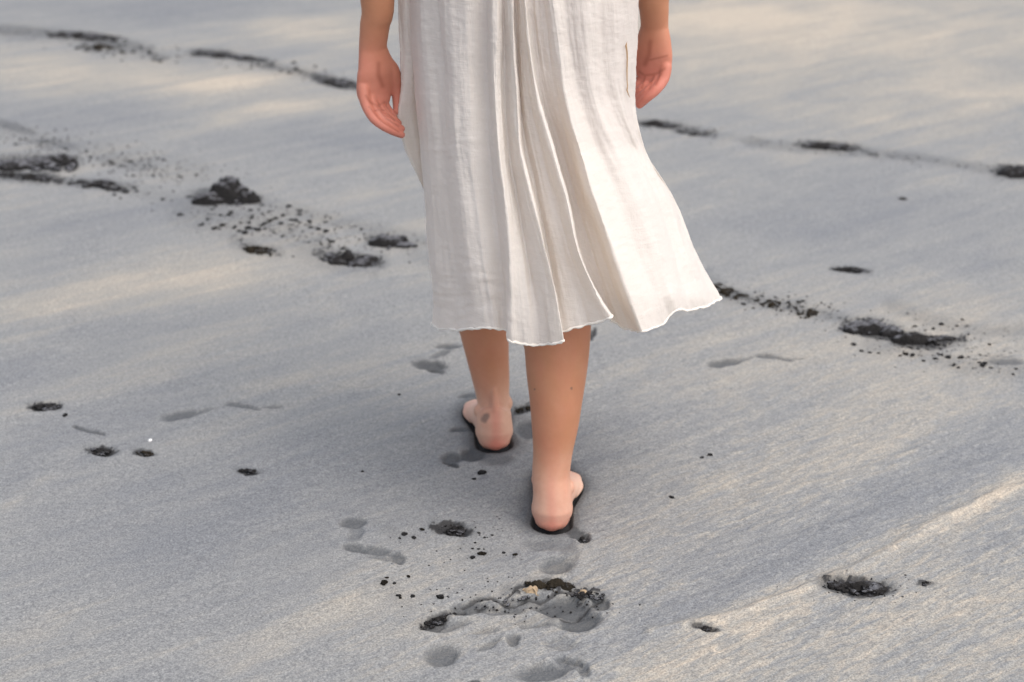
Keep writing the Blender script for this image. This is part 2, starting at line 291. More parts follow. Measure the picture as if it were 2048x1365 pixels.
def ground_fields(x, y):
    px, py = proj(x, y)
    ok = (y > 0.6) & (y < 12)
    wx = px + 9*fbm(x*16, y*16, 3) + 4*fbm(x*60, y*60, 2); wy = py + 4*fbm(x*16+40, y*16, 3) + 2.2*fbm(x*60+9, y*60, 2)
    H = np.zeros_like(x); dark = np.zeros_like(x); damp = np.zeros_like(x); warm = np.full_like(x, 0.36)
    rag = 0.55*fbm(x*70, y*70, 3)
    for (cx, cy, rx, ry, tl, dep, dk, dm) in DENTS:
        m = (np.abs(px-cx) < rx*1.9+14) & (np.abs(py-cy) < ry*1.9+rx*0.7+12) & ok
        if not m.any(): continue
        r = rotd(wx[m], wy[m], cx, cy, rx, ry, tl)
        H[m] -= dep*0.55*(1-sstep(0.5, 1.1, r)) - dep*0.06*np.exp(-((r-1.3)/.22)**2)
        dark[m] = np.maximum(dark[m], dk*(1-sstep(0.78, 1.05, r + rag[m]*(0.9 if dk > .3 else .4))))
        damp[m] = np.maximum(damp[m], dm*0.95*(1-sstep(0.6, 1.15, r)))
    def near(pts, mg):
        a = np.array(pts, float); return (px > a[:, 0].min()-mg) & (px < a[:, 0].max()+mg) & (py > a[:, 1].min()-mg) & (py < a[:, 1].max()+mg) & ok
    for pts, w, dk, dm, dep in LINES:
        m = near(pts, 30)
        if not m.any(): continue
        d = seg_dist(wx[m], wy[m], pts)/w
        H[m] -= dep*(1-sstep(.4, 1.4, d)); dark[m] = np.maximum(dark[m], dk*(1-sstep(.5, 1.2, d+rag[m]*.9))); damp[m] = np.maximum(damp[m], dm*(1-sstep(.5, 2.2, d)))
    bx_ = px + 26*fbm(x*3, y*3, 3); by_ = py + 12*fbm(x*3+7, y*3, 3)
    for (cx, cy, rx, ry, am, tl) in PATCH:
        r = rotd(bx_, by_, cx, cy, rx, ry, tl); warm += np.where(ok, am*np.exp(-r*r*1.1), 0)
    qx = px + 8*fbm(x*5, y*5, 2); qy = py + 5*fbm(x*5+3, y*5, 2)
    spn = fbm(x*42, y*42, 4, .62)*1.0 + .35*fbm(x*140, y*140, 2)
    for pts, w, den, dk in SPECK:
        m = near(pts, w*2+14)
        if not m.any(): continue
        d = seg_dist(qx[m], qy[m], pts)/w
        v = sstep(.0, .10, spn[m] - (.62 - den*.55) - .45*d*d)*(d < 2)
        dark[m] = np.maximum(dark[m], v*dk); H[m] += v*.002; damp[m] = np.maximum(damp[m], .42*min(den, 1)*(1-sstep(.2, 1.7, d + .4*rag[m])))
    H = H + dark*.0035*(fbm(x*75, y*75, 3)+.2)
    rip = np.clip(sstep(430, 1300, py)*sstep(500, 1750, px + 0.25*(py-680)) + .22, .12, 1)
    rip = np.where(ok, rip, .3)
    # relief: soft undulation plus diagonal runnels
    c, s = math.cos(math.radians(36)), math.sin(math.radians(36)); a = x*c + y*s; b = -x*s + y*c
    H += .008*fbm(x*1.3, y*1.3, 3) + .0036*rip*fbm(a*6, b*21, 4) + .0010*fbm(a*30, b*60, 3)
    ridge = seg_dist(px + 10*fbm(x*7, y*7, 3), py + 8*fbm(x*7, y*7+5, 3), [(1300,1262),(1480,1225),(1600,1180),(1720,1130),(1800,1085),(1910,1030),(1960,1000),(2060,975),(2300,900)])
    H += np.where(ok, .005*np.exp(-(ridge/9)**2), 0); warm += np.where(ok, .16*np.exp(-(ridge/7)**2), 0)
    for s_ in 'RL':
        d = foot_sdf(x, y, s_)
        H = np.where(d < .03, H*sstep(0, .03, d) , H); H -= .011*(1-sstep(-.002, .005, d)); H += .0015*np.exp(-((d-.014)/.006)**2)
        dark = np.maximum(dark, .97*(1-sstep(-.002, .0025, d + .003*rag)))  # wet black sand round the soles, shade of the heel gap painted in
        damp = np.maximum(damp, .55*(1-sstep(.008, .040, d)))
    return H, dark, damp, warm, rip
def build_ground():
    ys = [1.75]
    while ys[-1] < 8.0: ys.append(ys[-1] + 0.0024*(ys[-1]/2.0)**1.75)
    back = [-400, -100, -30, -8, -2, 0, 1.0, 1.3, 1.5, 1.6, 1.7]; front = [8.3, 9, 10.5, 13, 18, 30, 60, 150, 400, 900]
    ys = np.array(back + ys + front); nu = 1060
    u = np.linspace(-1, 1, nu); uo = np.array([1.05, 1.15, 1.4, 2, 3.5, 8, 25, 90, 300])
    u = np.concatenate([-uo[::-1], u, uo])
    hw = np.clip(0.36*np.clip(ys, 1.9, 8.2) + .22, .8, 4)
    X = hw[:, None]*u[None, :]; Y = np.repeat(ys[:, None], len(u), 1)
    x, y = X.ravel(), Y.ravel()
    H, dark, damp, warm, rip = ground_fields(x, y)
    ny, nx = X.shape; i = np.arange(ny-1)[:, None]*nx + np.arange(nx-1)[None, :]
    F = np.stack([i, i+1, i+nx+1, i+nx], -1).reshape(-1, 4)
    o = mesh_obj('sand', np.stack([x, y, H], 1), F, SAND)
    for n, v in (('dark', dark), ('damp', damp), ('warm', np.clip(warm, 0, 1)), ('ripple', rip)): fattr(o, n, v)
    o['kind'] = 'structure'; return o
sand = build_ground()
def gz(x, y):
    return float(ground_fields(np.array([x]), np.array([y]))[0][0])

# ------------------------------------------------------------ body
def unit(v): v = np.asarray(v, float); return v/np.linalg.norm(v)
class Loft:
    def __init__(s): s.V = []; s.F = []
    def tube(s, pts, ref=(1, 0, 0), n=56, cap=True, sub=4, flat=None):
        """pts: (centre, half width along ref, half width across). Catmull-Rom between rings."""
        P = np.array([np.concatenate([np.asarray(p[0], float), [p[1], p[2]]]) for p in pts])
        if len(P) > 2 and sub > 1:
            Q = []
            for i in range(len(P)-1):
                a = P[max(i-1, 0)]; b = P[i]; c = P[i+1]; d = P[min(i+2, len(P)-1)]
                for k in range(sub):
                    t = k/sub; Q.append(0.5*((2*b) + (c-a)*t + (2*a-5*b+4*c-d)*t*t + (-a+3*b-3*c+d)*t**3))
            Q.append(P[-1]); P = np.array(Q)
        T = np.gradient(P[:, :3], axis=0); rings = []
        if cap:
            def capset(p, t, sgn):
                out = []
                r = min(p[3], p[4])
                for a in (75, 50, 25):
                    q = p.copy(); q[:3] = p[:3] + sgn*unit(t)*r*math.sin(math.radians(a)); q[3:] = p[3:]*math.cos(math.radians(a)); out.append((q, t))
                return out
            st = capset(P[0], T[0], -1); en = capset(P[-1], T[-1], 1)[::-1]
        else: st = en = []
        allr = st + [(p, t) for p, t in zip(P, T)] + en
        base = len(s.V); th = np.linspace(0, 2*math.pi, n, endpoint=False)
        for p, t in allr:
            t = unit(t); rf = np.asarray(ref, float); e1 = unit(rf - np.dot(rf, t)*t); e2 = np.cross(t, e1)
            for a in th: s.V.append(p[:3] + e1*p[3]*math.cos(a) + e2*p[4]*math.sin(a))
        m = len(allr)
        for i in range(m-1):
            for j in range(n):
                s.F.append((base+i*n+j, base+i*n+(j+1) % n, base+(i+1)*n+(j+1) % n, base+(i+1)*n+j))
        s.F.append(tuple(base+j for j in range(n))[::-1]); s.F.append(tuple(base+(m-1)*n+j for j in range(n)))
    def ball(s, c, r, n=12):
        c = np.asarray(c, float); r = np.broadcast_to(np.asarray(r, float), 3)
        s.tube([(c+np.array([0, 0, -r[2]*.999*math.cos(math.radians(a))]), r[0]*math.sin(math.radians(a)), r[1]*math.sin(math.radians(a))) for a in range(8, 180, 12)], n=n+6, cap=False, sub=1)

def build_body():
    L = Loft()
    Z = np.array([0, 0, 1.0])
    # ---- feet
    def foot(heel, ang, side):
        f = np.array([-math.sin(ang), math.cos(ang), 0]); r = np.array([math.cos(ang), math.sin(ang), 0]); o = r if side == 'R' else -r
        h = heel.copy(); h[2] = -.004
        P = lambda s, w, z: h + f*s + o*w + Z*z
        L.tube([(P(.020, 0, .022), .025, .019), (P(.028, 0, .027), .033, .026), (P(.040, 0, .034), .0350, .034), (P(.06, .001, .037), .032, .037),
                (P(.09, .002, .032), .0325, .032), (P(.12, .003, .026), .037, .025), (P(.15, .004, .020), .039, .018), (P(.172, .004, .016), .040, .0145), (P(.188, .003, .014), .038, .011)], ref=r)
        for w, s0 in ((-.009, .027), (0, .0205), (.009, .027)):
            L.tube([(P(s0, w, .019), .020, .018), (P(.042, w, .020), .022, .020), (P(.07, w*.6, .018), .018, .016)], ref=r, n=24)
        for w, s0, s1, rr in ((-.026, .165, .228, .0125), (-.011, .168, .227, .0092), (.006, .166, .219, .0088), (.021, .162, .208, .0084), (.030, .150, .193, .0086)):
            L.tube([(P(s0, w, .017), rr, rr), (P((s0+s1)/2, w, .017), rr*.92, rr*.95), (P(s1-.006, w*0.98, .011), rr, rr*.8)], ref=r, n=14)
        L.tube([(P(.125, .031, .016), .010, .010), (P(.15, .036, .015), .0115, .011), (P(.165, .036, .014), .010, .010)], ref=r, n=14)
        L.ball(P(.050, .026, .068), (.011, .014, .013)); L.ball(P(.056, -.026, .078), (.011, .014, .014))
        return P
    def leg(P, prof, knee, hip, rx=1.0):
        # prof: (photo y, left x, right x, Y)
        pts = [(P(.036, 0, .034), .0345, .036), (P(.041, 0, .060), .0325, .034)]
        for py, xl, xr, Y, dr in prof:
            c = D((xl+xr)/2, py, Y); w = (xr-xl)/2*scale_at(c); pts.append((c, w, w*dr))
        pts = pts[:2] + sorted(pts[2:], key=lambda q: q[0][2])
        pts += [(knee, .050, .054), (knee + (hip-knee)*.18, .053, .058), (knee + (hip-knee)*.5, .066, .070), (knee + (hip-knee)*.8, .080, .084), (hip, .085, .085)]
        L.tube(pts)
    PR = foot(HEEL_R, FOOT_DIR['R'], 'R'); PL = foot(HEEL_L, FOOT_DIR['L'], 'L')
    hipR = np.array([.095, 2.60, .86]); hipL = np.array([-.075, 2.63, .86])
    leg(PR, [(950, 1064, 1140, 2.448, 1.12), (905, 1066, 1145, 2.455, 1.10), (850, 1063, 1157, 2.463, 1.10), (800, 1059, 1165, 2.470, 1.08), (750, 1053, 1173, 2.480, 1.05), (700, 1049, 1179, 2.490, 1.03), (655, 1046, 1182, 2.502, 1.0)], np.array([.085, 2.55, .46]), hipR)
    leg(PL, [(838, 957, 1023, 2.742, 1.14), (800, 954, 1019, 2.752, 1.14), (760, 945, 1019, 2.762, 1.10), (710, 932, 1018, 2.772, 1.07), (660, 919, 1018, 2.785, 1.05), (620, 910, 1016, 2.79, 1.04)], np.array([-.075, 2.80, .46]), hipL)
    for P_ in (PR, PL):   # Achilles tendon
        L.tube([(P_(.018, 0, .040), .014, .014), (P_(.024, 0, .070), .0095, .012), (P_(.034, 0, .10), .0080, .011), (P_(.050, 0, .13), .008, .009)], n=14)
    # ---- torso
    c = np.array([.012, 2.61, 0])
    L.tube([(c+Z*.80, .12, .08), (c+Z*.86, .165, .105), (c+Z*.93, .160, .105), (c+Z*1.05, .120, .085), (c+Z*1.17, .130, .092), (c+Z*1.27, .140, .095), (c+Z*1.345, .150, .070), (c+Z*1.375, .10, .055)], n=32)
    L.tube([(c+Z*1.33, .06, .055), (c+Z*1.40, .052, .052), (c+np.array([0, .01, 1.46]), .050, .052)])
    hc = c + np.array([0, .025, 1.545])
    L.tube([(hc+Z*-.105, .030, .030), (hc+np.array([0, .012, -.085]), .045, .055), (hc+Z*-.04, .062, .080), (hc+Z*.02, .072, .092), (hc+Z*.07, .066, .085), (hc+Z*.10, .040, .055)])
    L.tube([(hc+np.array([0, .085, .01]), .006, .008), (hc+np.array([0, .104, -.025]), .010, .012), (hc+np.array([0, .092, -.036]), .012, .008)], n=12)       # nose
    L.tube([(hc+np.array([-.02, .086, -.058]), .005, .006), (hc+np.array([0, .092, -.058]), .008, .008), (hc+np.array([.02, .086, -.058]), .005, .006)], ref=(0, 0, 1), n=10)   # lips
    for sx in (-1, 1):
        L.ball(hc+np.array([sx*.027, .080, .0]), (.012, .010, .008)); L.ball(hc+np.array([sx*.074, -.005, -.01]), (.008, .018, .028))
    # ---- arms and hands
    def hand(fx, fy, Y0, arm, palm, fingers, thumb, wref):
        L.tube(arm, ref=wref)
        L.tube(palm, ref=wref)
        for ch in fingers + [thumb]:
            L.tube([(D(px, py, Y), r, r) for px, py, Y, r in ch], ref=wref, n=16, sub=3)
    YL = 2.62; wl = (.8, .6, 0)
    q = lambda px, py, Y, a, b: (D(px, py, Y), a, b)
    sh = np.array([-.165, 2.61, 1.335]); el = np.array([-.232, 2.60, 1.075])
    hand(0, 0, YL, [(sh, .045, .045), (sh+(el-sh)*.5, .041, .041), (el, .036, .038), (el+(D(755, 0, 2.61)-el)*.35, .037, .038), q(755, 0, 2.61, .0275, .026), q(750, 50, 2.615, .0250, .0215), q(746, 92, 2.62, .0240, .0185), q(747, 112, 2.62, .026, .018)],
         [q(746, 96, 2.62, .0240, .0175), q(749, 118, 2.62, .029, .018), q(753, 140, 2.62, .0345, .018), q(751, 162, 2.62, .0345, .0165), q(748, 184, 2.617, .0325, .0145), q(748, 200, 2.612, .029, .011)],
         [[(727, 178, 2.600, .0100), (731, 206, 2.592, .0092), (748, 238, 2.580, .0080), (776, 258, 2.578, .0073), (803, 270, 2.588, .0062)],
          [(738, 184, 2.610, .0100), (745, 210, 2.600, .0094), (764, 236, 2.590, .0082), (786, 249, 2.590, .0074), (803, 258, 2.598, .0062)],
          [(750, 186, 2.622, .0100), (756, 206, 2.616, .0094), (771, 227, 2.604, .0082), (785, 238, 2.604, .0072), (797, 247, 2.608, .0060)],
          [(762, 184, 2.634, .0098), (765, 200, 2.630, .0088), (773, 216, 2.622, .0076), (781, 226, 2.620, .0066), (789, 235, 2.618, .0056)]],
         [(762, 122, 2.630, .015), (778, 140, 2.636, .0165), (787, 160, 2.640, .0145), (793, 182, 2.640, .0095), (794, 204, 2.636, .0078), (793, 224, 2.630, .0058)], wl)
    sh = np.array([.190, 2.61, 1.335]); el = np.array([.232, 2.62, 1.075]); wr = (.8, -.6, 0)
    hand(0, 0, 0, [(sh, .045, .045), (sh+(el-sh)*.5, .041, .041), (el, .036, .038), (el+(D(1306, -40, 2.66)-el)*.4, .037, .038), q(1307, -20, 2.66, .0275, .026), q(1308, 20, 2.665, .0250, .021), q(1309, 52, 2.67, .0240, .0185), q(1309, 72, 2.67, .026, .018)],
         [q(1309, 56, 2.67, .0250, .0175), q(1308, 80, 2.67, .031, .018), q(1306, 102, 2.67, .0355, .018), q(1306, 124, 2.67, .0355, .0165), q(1308, 142, 2.667, .0325, .0145), q(1308, 156, 2.662, .029, .011)],
         [[(1332, 134, 2.650, .0100), (1327, 158, 2.644, .0098), (1312, 180, 2.634, .0086), (1294, 196, 2.634, .0078), (1279, 210, 2.642, .0068)],
          [(1321, 142, 2.658, .0102), (1314, 166, 2.650, .0100), (1298, 182, 2.642, .0088), (1286, 192, 2.646, .0080), (1275, 202, 2.652, .0068)],
          [(1308, 144, 2.670, .0104), (1301, 164, 2.664, .0100), (1288, 176, 2.658, .0088), (1278, 184, 2.660, .0080), (1268, 190, 2.666, .0068)],
          [(1296, 142, 2.680, .0100), (1288, 160, 2.676, .0095), (1278, 170, 2.672, .0082), (1270, 178, 2.676, .0072), (1264, 184, 2.680, .0062)]],
         [(1293, 82, 2.680, .015), (1278, 100, 2.686, .0165), (1270, 120, 2.690, .0145), (1265, 142, 2.690, .0095), (1264, 160, 2.688, .0078), (1266, 176, 2.684, .0058)], wr)
    me = bpy.data.meshes.new('tmp'); me.from_pydata([tuple(v) for v in L.V], [], L.F); me.update()
    o = bpy.data.objects.new('tmp', me); scene.collection.objects.link(o)
    m = o.modifiers.new('r', 'REMESH'); m.mode = 'VOXEL'; m.voxel_size = 0.0021; m.adaptivity = 0
    s = o.modifiers.new('s', 'SMOOTH'); s.factor = 0.5; s.iterations = 4
    dg = bpy.context.evaluated_depsgraph_get(); ev = o.evaluated_get(dg); bm_ = bpy.data.meshes.new_from_object(ev)
    bpy.data.objects.remove(o)
    bm_.name = 'person'; bm_.materials.clear(); bm_.materials.append(SKIN)
    p = link(bpy.data.objects.new('person', bm_))
    n = len(bm_.vertices); co = np.zeros(n*3, dtype=np.float32); bm_.vertices.foreach_get('co', co); co = co.reshape(-1, 3)
    bm_.polygons.foreach_set('use_smooth', np.full(len(bm_.polygons), True))
    x, y, z = co.T; px, py = proj(x, y, z)
    def g(P, r): r = np.broadcast_to(r, 3); return np.exp(-(((x-P[0])/r[0])**2 + ((y-P[1])/r[1])**2 + ((z-P[2])/r[2])**2))
    ink = np.zeros(n)
    low = z < .5
    pale = np.where(low, .75*(1-sstep(.03, .17, z + .02*fbm(x*30, z*30+y*20, 3))) + .12*fbm(x*22+3, z*14+y*9, 3), 0)
    pink = np.where(low, .30*fbm(x*26+9, z*13-y*9, 4) + .10, 0)
    for h, P_ in ((HEEL_R, PR), (HEEL_L, PL)):
        pink += .75*g(P_(.0, 0, .014), (.034, .035, .020)) + .45*g(P_(.01, 0, .055), (.009, .03, .045))
        pale += .5*g(P_(.15, .03, .02), (.04, .06, .03))
    hz = ((x < -.17) | (x > .17)) & (z > .55) & (z < .86)
    wl_ = sstep(0, 1, (.86-z)/.14)
    pink += np.where(hz, (.50 + .42*(1-sstep(.66, .76, z)))*wl_, 0)
    pink += np.where(hz, .35*g(D(1305, 160, 2.65), (.05, .05, .05)) + .25*g(D(728, 120, 2.62), (.03, .05, .03)), 0)
    ink = .62*(1-sstep(.5, 1.2, rotd(px, py, 971, 836, 9, 12, 10) + .5*fbm(x*90, z*90, 2)))*low*(x < 0) + .6*(np.hypot(px-1143, py-777) < 2.5)*low + .5*(np.hypot(px-1069, py-779) < 2.2)*low
    cre_shade = np.zeros(n)  # palm and finger creases, plus shade painted in palm hollows and finger gaps
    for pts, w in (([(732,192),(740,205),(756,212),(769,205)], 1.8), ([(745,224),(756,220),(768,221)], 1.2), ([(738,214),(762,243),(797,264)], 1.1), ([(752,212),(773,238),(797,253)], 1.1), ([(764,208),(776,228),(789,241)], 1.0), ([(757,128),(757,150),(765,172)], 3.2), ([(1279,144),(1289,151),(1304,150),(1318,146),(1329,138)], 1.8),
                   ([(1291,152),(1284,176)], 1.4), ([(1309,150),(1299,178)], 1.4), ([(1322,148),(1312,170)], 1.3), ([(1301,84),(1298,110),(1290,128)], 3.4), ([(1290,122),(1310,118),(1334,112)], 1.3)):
        cre_shade = np.maximum(cre_shade, np.exp(-(seg_dist(px, py, pts)/(w*1.6))**2)*hz)
    fattr(p, 'crease_shade', cre_shade*.55)
    fattr(p, 'pale', np.clip(pale, 0, 1)); fattr(p, 'pink', np.clip(pink, 0, 1)); fattr(p, 'ink', np.clip(ink, 0, 1))
    # hair
    H = Loft()
    H.tube([(hc+np.array([0, -.03, -.06]), .055, .040), (hc+np.array([0, -.025, 0]), .080, .078), (hc+np.array([0, -.012, .06]), .080, .090), (hc+np.array([0, -.005, .10]), .055, .065)], n=28)
    H.tube([(hc+np.array([0, -.06, .0]), .06, .03), (hc+np.array([0, -.085, -.10]), .055, .025), (hc+np.array([.01, -.13, -.22]), .050, .022), (hc+np.array([.005, -.145, -.34]), .030, .014)], n=24)
    mesh_obj('hair', H.V, H.F, HAIR, p)
    return p
person = build_body()
tag(person, 'barefoot woman walking away across the sand in a cream gauze dress, fingers pinching its side', 'person')

# ------------------------------------------------------------ dress
YLV = [0, 100, 200, 300, 400, 500, 600]
COLS = [ # x at photo rows 0..600, x at hem, hem y, push towards camera (cm) top / middle / hem
 ([822,826,832,842,850,858,866],862,645,(0,-.6,-.5,0)),
 ([838,843,849,855,862,872,880],878,657,(0,.7,.9,.8)),
 ([872,878,882,886,893,902,912],915,660,(0,-.9,-.7,-.3)),
 ([892,897,903,908,920,932,946],950,657,(0,.8,.7,.6)),
 ([935,935,937,942,951,965,980],985,656,(0,.1,-.1,0)),
 ([971,973,975,981,989,1000,1009],1012,663,(0,-1.6,-1.6,-1.2)),
 ([984,985,988,995,1008,1014,1017],1018,681,(0,1.5,1.6,1.5)),
 ([998,999,1001,1008,1022,1034,1043],1050,690,(0,.8,.8,.9)),
 ([1007,1009,1011,1019,1035,1054,1070],1080,690,(0,-.9,-.6,0)),
 ([1018,1020,1027,1035,1054,1078,1098],1108,688,(0,1.3,1.4,1.4)),
 ([1026,1028,1035,1043,1067,1092,1114],1127,682,(0,1.8,2.0,2.0)),
 ([1029,1031,1038,1049,1072,1092,1109],1116,668,(0,-1.7,-1.7,-.6)),
 ([1036,1041,1049,1066,1087,1110,1132],1146,657,(0,-1.0,-.9,-.2)),
 ([1044,1052,1063,1087,1113,1140,1170],1186,648,(0,.3,.3,.5)),
 ([1050,1060,1076,1106,1135,1156,1201],1223,635,(0,1.9,2.2,2.1)),
 ([1055,1066,1082,1110,1139,1158,1196],1213,628,(0,-2.0,-3.2,-3.2)),
 ([1070,1080,1095,1125,1152,1182,1216],1236,650,(0,-1.8,-3.8,-4.2)),
 ([1088,1098,1111,1140,1168,1203,1240],1262,660,(0,-.5,-2.2,-2.4)),
 ([1105,1119,1133,1160,1190,1226,1262],1286,665,(0,1.3,1.6,1.7)),
 ([1130,1144,1160,1190,1230,1270,1304],1322,648,(0,-.3,-.7,-.2)),
 ([1163,1173,1190,1230,1280,1320,1350],1352,622,(0,1.0,.9,.8)),
 ([1200,1205,1220,1262,1312,1350,1380],1384,620,(0,-.2,-.5,-.2)),
 ([1232,1236,1245,1282,1337,1372,1404],1412,613,(0,.7,1.2,1.0)),
 ([1262,1262,1262,1288,1346,1384,1420],1428,604,(0,.0,.2,.1)),
 ([1279,1275,1270,1290,1347,1388,1430],1439,596,(0,0,0,0)),
]
def catmull(A, sub):
    A = np.asarray(A); out = []
    for i in range(len(A)-1):
        a = A[max(i-1, 0)]; b = A[i]; c = A[i+1]; d = A[min(i+2, len(A)-1)]
        for k in range(sub):
            t = k/sub; out.append(0.5*((2*b) + (c-a)*t + (2*a-5*b+4*c-d)*t*t + (-a+3*b-3*c+d)*t**3))
    out.append(A[-1]); return np.array(out)
def build_dress():
    NR = 26   # control rows
    s = np.linspace(0, 1, NR)
    def yc_back(px, py, e0, e1, push):
        # rounded back of the skirt between its left and right edges
        m = (e0+e1)/2; h = (e1-e0)/2; u = np.clip((px-m)/h, -1, 1)
        t = np.clip(py/680, 0, 1)
        edge = 2.60 + .02*t; back = 2.475 - .10*sstep(.15, 1.0, t)
        return edge - (edge-back)*(1-np.abs(u)**2.6)**.62 - push*.0135
    E0 = lambda py: np.interp(py, YLV, COLS[0][0]); E1 = lambda py: np.interp(py, YLV, COLS[-1][0])
    grid = []
    for xs, hx, hy, push in COLS:
        ky = [yv for yv in YLV if yv < hy-25] + [hy]; kx = [xs[YLV.index(yv)] for yv in ky[:-1]] + [hx]
        yy = s*hy
        cf = catmull(np.array([ky, kx]).T.astype(float), 10); xx = np.interp(yy, cf[:, 0], cf[:, 1])
        pu = np.interp(s, [0, .25, .5, .8, 1], [push[1]*.45, push[1]*.65, push[2]*.85, push[2]*.9, push[3]*.9])
        col = []
        for a, b, c in zip(xx, yy, pu):
            Y = float(yc_back(a, b, E0(b), E1(b), c)); col.append(D(a, b, Y))
        grid.append(col)
    # front of the skirt: from the right edge round to the left edge; the left front is drawn out by the fingers
    R_ = np.array(grid[-1]); L0 = np.array(grid[0]); grid[0] = [p + np.array([0, -.012*np.interp(t_, [0, .2, .35, .6, 1], [0, .2, 1, 1, .3]), 0]) for p, t_ in zip(grid[0], s)]; L0 = np.array(grid[0])
    lx = catmull(np.array([[0, 797], [100, 800], [180, 799], [236, 791], [262, 799], [300, 811], [340, 829], [385, 852], [450, 872], [600, 885]], float), 8)
    FL = []
    for k, b in enumerate(s*620):
        FL.append(D(np.interp(b, lx[:, 0], lx[:, 1]), b, 2.628 + .02*s[k]))
    FL = np.array(FL); n = 26
    front = []
    for j in range(1, n):
        t = j/n; P = R_*(1-t) + FL*t
        bf = (.115 + .06*s) * math.sin(math.pi*t)**.75
        P = P.copy(); P[:, 1] += bf + .008*math.sin(j*2.1)*(0.4+s)*min(1, 6*t, 6*(1-t)); P[:, 2] += .0*s
        front.append(P)
    gp = np.interp(s, [0, .2, .35, .6, 1], [0, .3, 1, .8, .2])[:, None]
    mid = (FL*0.5 + L0*0.5); mid[:, 1] = L0[:, 1]*.5 + FL[:, 1]*.5 + .004
    cols = [np.array(c) for c in grid] + front + [FL, FL*.75 + L0*.25 + np.array([0, -.003, 0]), FL*.2 + L0*.8 + gp*np.array([.012, .030, 0])]
    C = np.stack(cols)                       # columns x rows x 3
    # close and refine across
    nc = len(C); out = []; sub = 14
    for i in range(nc):
        a, b, c, d = C[(i-1) % nc], C[i], C[(i+1) % nc], C[(i+2) % nc]
        for k in range(sub):
            t = k/sub; q = 0.5*((2*b) + (c-a)*t*.8 + (2*a*.8-(6-1)*b+(4.2)*c*1-(.8)*d+(.2-.2)*b)*0)  # placeholder, replaced below
            h00 = 2*t**3-3*t*t+1; h10 = t**3-2*t*t+t; h01 = -2*t**3+3*t*t; h11 = t**3-t*t
            out.append(h00*b + h01*c + .42*(h10*(c-a) + h11*(d-b)))
    G_ = np.stack(out)                       # M x NR x 3
    rows = catmull(np.transpose(G_, (1, 0, 2)), 10)    # rows x M x 3
    nr, M = rows.shape[:2]
    # wrinkles
    nx = np.zeros_like(rows); du = np.roll(rows, -1, 1) - np.roll(rows, 1, 1); dv = np.gradient(rows, axis=0)
    nx = np.cross(dv, du); nx /= np.linalg.norm(nx, axis=2)[..., None] + 1e-9
    sv = np.linspace(0, 1, nr)[:, None]*np.ones(M); uu = (np.arange(M)/14.0)[None, :]*np.ones((nr, 1))
    w = .0034*fbm(uu*1.15+20, sv*1.6, 3) + .0028*fbm(uu*.6+4, sv*5, 2) + .0007*fbm(uu*.55, sv*26, 3) + .0016*fbm(uu*2.6+5, sv*3.5, 3) + .0006*fbm(uu*3, sv*60, 2)
    low_left = np.exp(-((uu-2.5)/3.0)**2)*np.exp(-((sv-.88)/.10)**2) + .7*np.exp(-((uu-3)/2.2)**2)*np.exp(-((sv-.44)/.04)**2)
    w += low_left*.0030*fbm(uu*.45+3, sv*34, 2) + .004*sv**4*fbm(uu*.8+9, sv*5, 2)
    rows = rows + nx*w[..., None]
    hemw = sstep(.965, 1, sv); rows[..., 2] += hemw*.0035*fbm(uu*2.2, uu*0+3.3, 3)
    # bodice above the frame: skirt gathers into the waist and shoulders
    top = rows[0]; cx, cy = .012, 2.61
    th = np.unwrap(np.arctan2((top[:, 1]-cy)/.125, (top[:, 0]-cx)/.19))
    rad = np.hypot((top[:, 1]-cy)/.125, (top[:, 0]-cx)/.19)
    ups = []
    for z, a, b, am in ((.90, .180, .122, .8), (.96, .162, .112, .6), (1.02, .142, .100, .35), (1.08, .136, .098, .25), (1.16, .146, .105, .2), (1.25, .158, .112, .12), (1.32, .166, .092, .05), (1.37, .130, .072, 0), (1.385, .085, .066, 0)):
        k = 1 + (rad-1)*am; k = np.clip(k, .9, 1.12); t_ = z - .85
        ups.append(np.stack([cx + a*k*np.cos(th), cy + b*k*np.sin(th), np.full(M, z) + (top[:, 2]-.85)*max(0, 1-t_*6)], 1))
    ups = catmull(np.stack([top] + ups), 5)[1:][::-1]
    A = np.concatenate([ups, rows], 0); nr = len(A)
    i = np.arange(nr-1)[:, None]*M + np.arange(M)[None, :]; j = np.arange(nr-1)[:, None]*M + (np.arange(M)[None, :]+1) % M
    F = np.stack([i, j, j+M, i+M], -1).reshape(-1, 4)
    d = mesh_obj('dress', A.reshape(-1, 3), F, DRESS, person)
    # rolled, frayed hem
    L = Loft(); hem = A[-1]; nH = len(hem); V = []; F = []; ns = 6; idx = list(range(0, nH, 2))
    for q, k in enumerate(idx):
        p = hem[k]; t = unit(hem[(k+2) % nH] - hem[k-2] + 1e-9); e2 = unit(np.cross(t, (0, 0, 1.0001))); e1 = np.cross(e2, t)
        r = .0011 + .0004*math.sin(q*1.7) + random.uniform(0, .0008)
        for a in range(ns):
            an = 2*math.pi*a/ns; V.append(p + r*(e1*math.cos(an)*1.4 + e2*math.sin(an)))
    m = len(idx)
    for q in range(m):
        for a in range(ns): F.append((q*ns+a, q*ns+(a+1) % ns, ((q+1) % m)*ns+(a+1) % ns, ((q+1) % m)*ns+a))
    mesh_obj('hem', V, F, HEM, d)
    # side seam slit: raised tan strip, shade of the opening in its colour
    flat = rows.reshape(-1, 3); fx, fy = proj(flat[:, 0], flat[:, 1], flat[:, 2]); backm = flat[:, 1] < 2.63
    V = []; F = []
    pts = [(1254, 84), (1252, 92), (1254, 104), (1254.5, 120), (1254, 140), (1254, 160), (1255, 172), (1254, 181), (1257, 190), (1260, 196)]
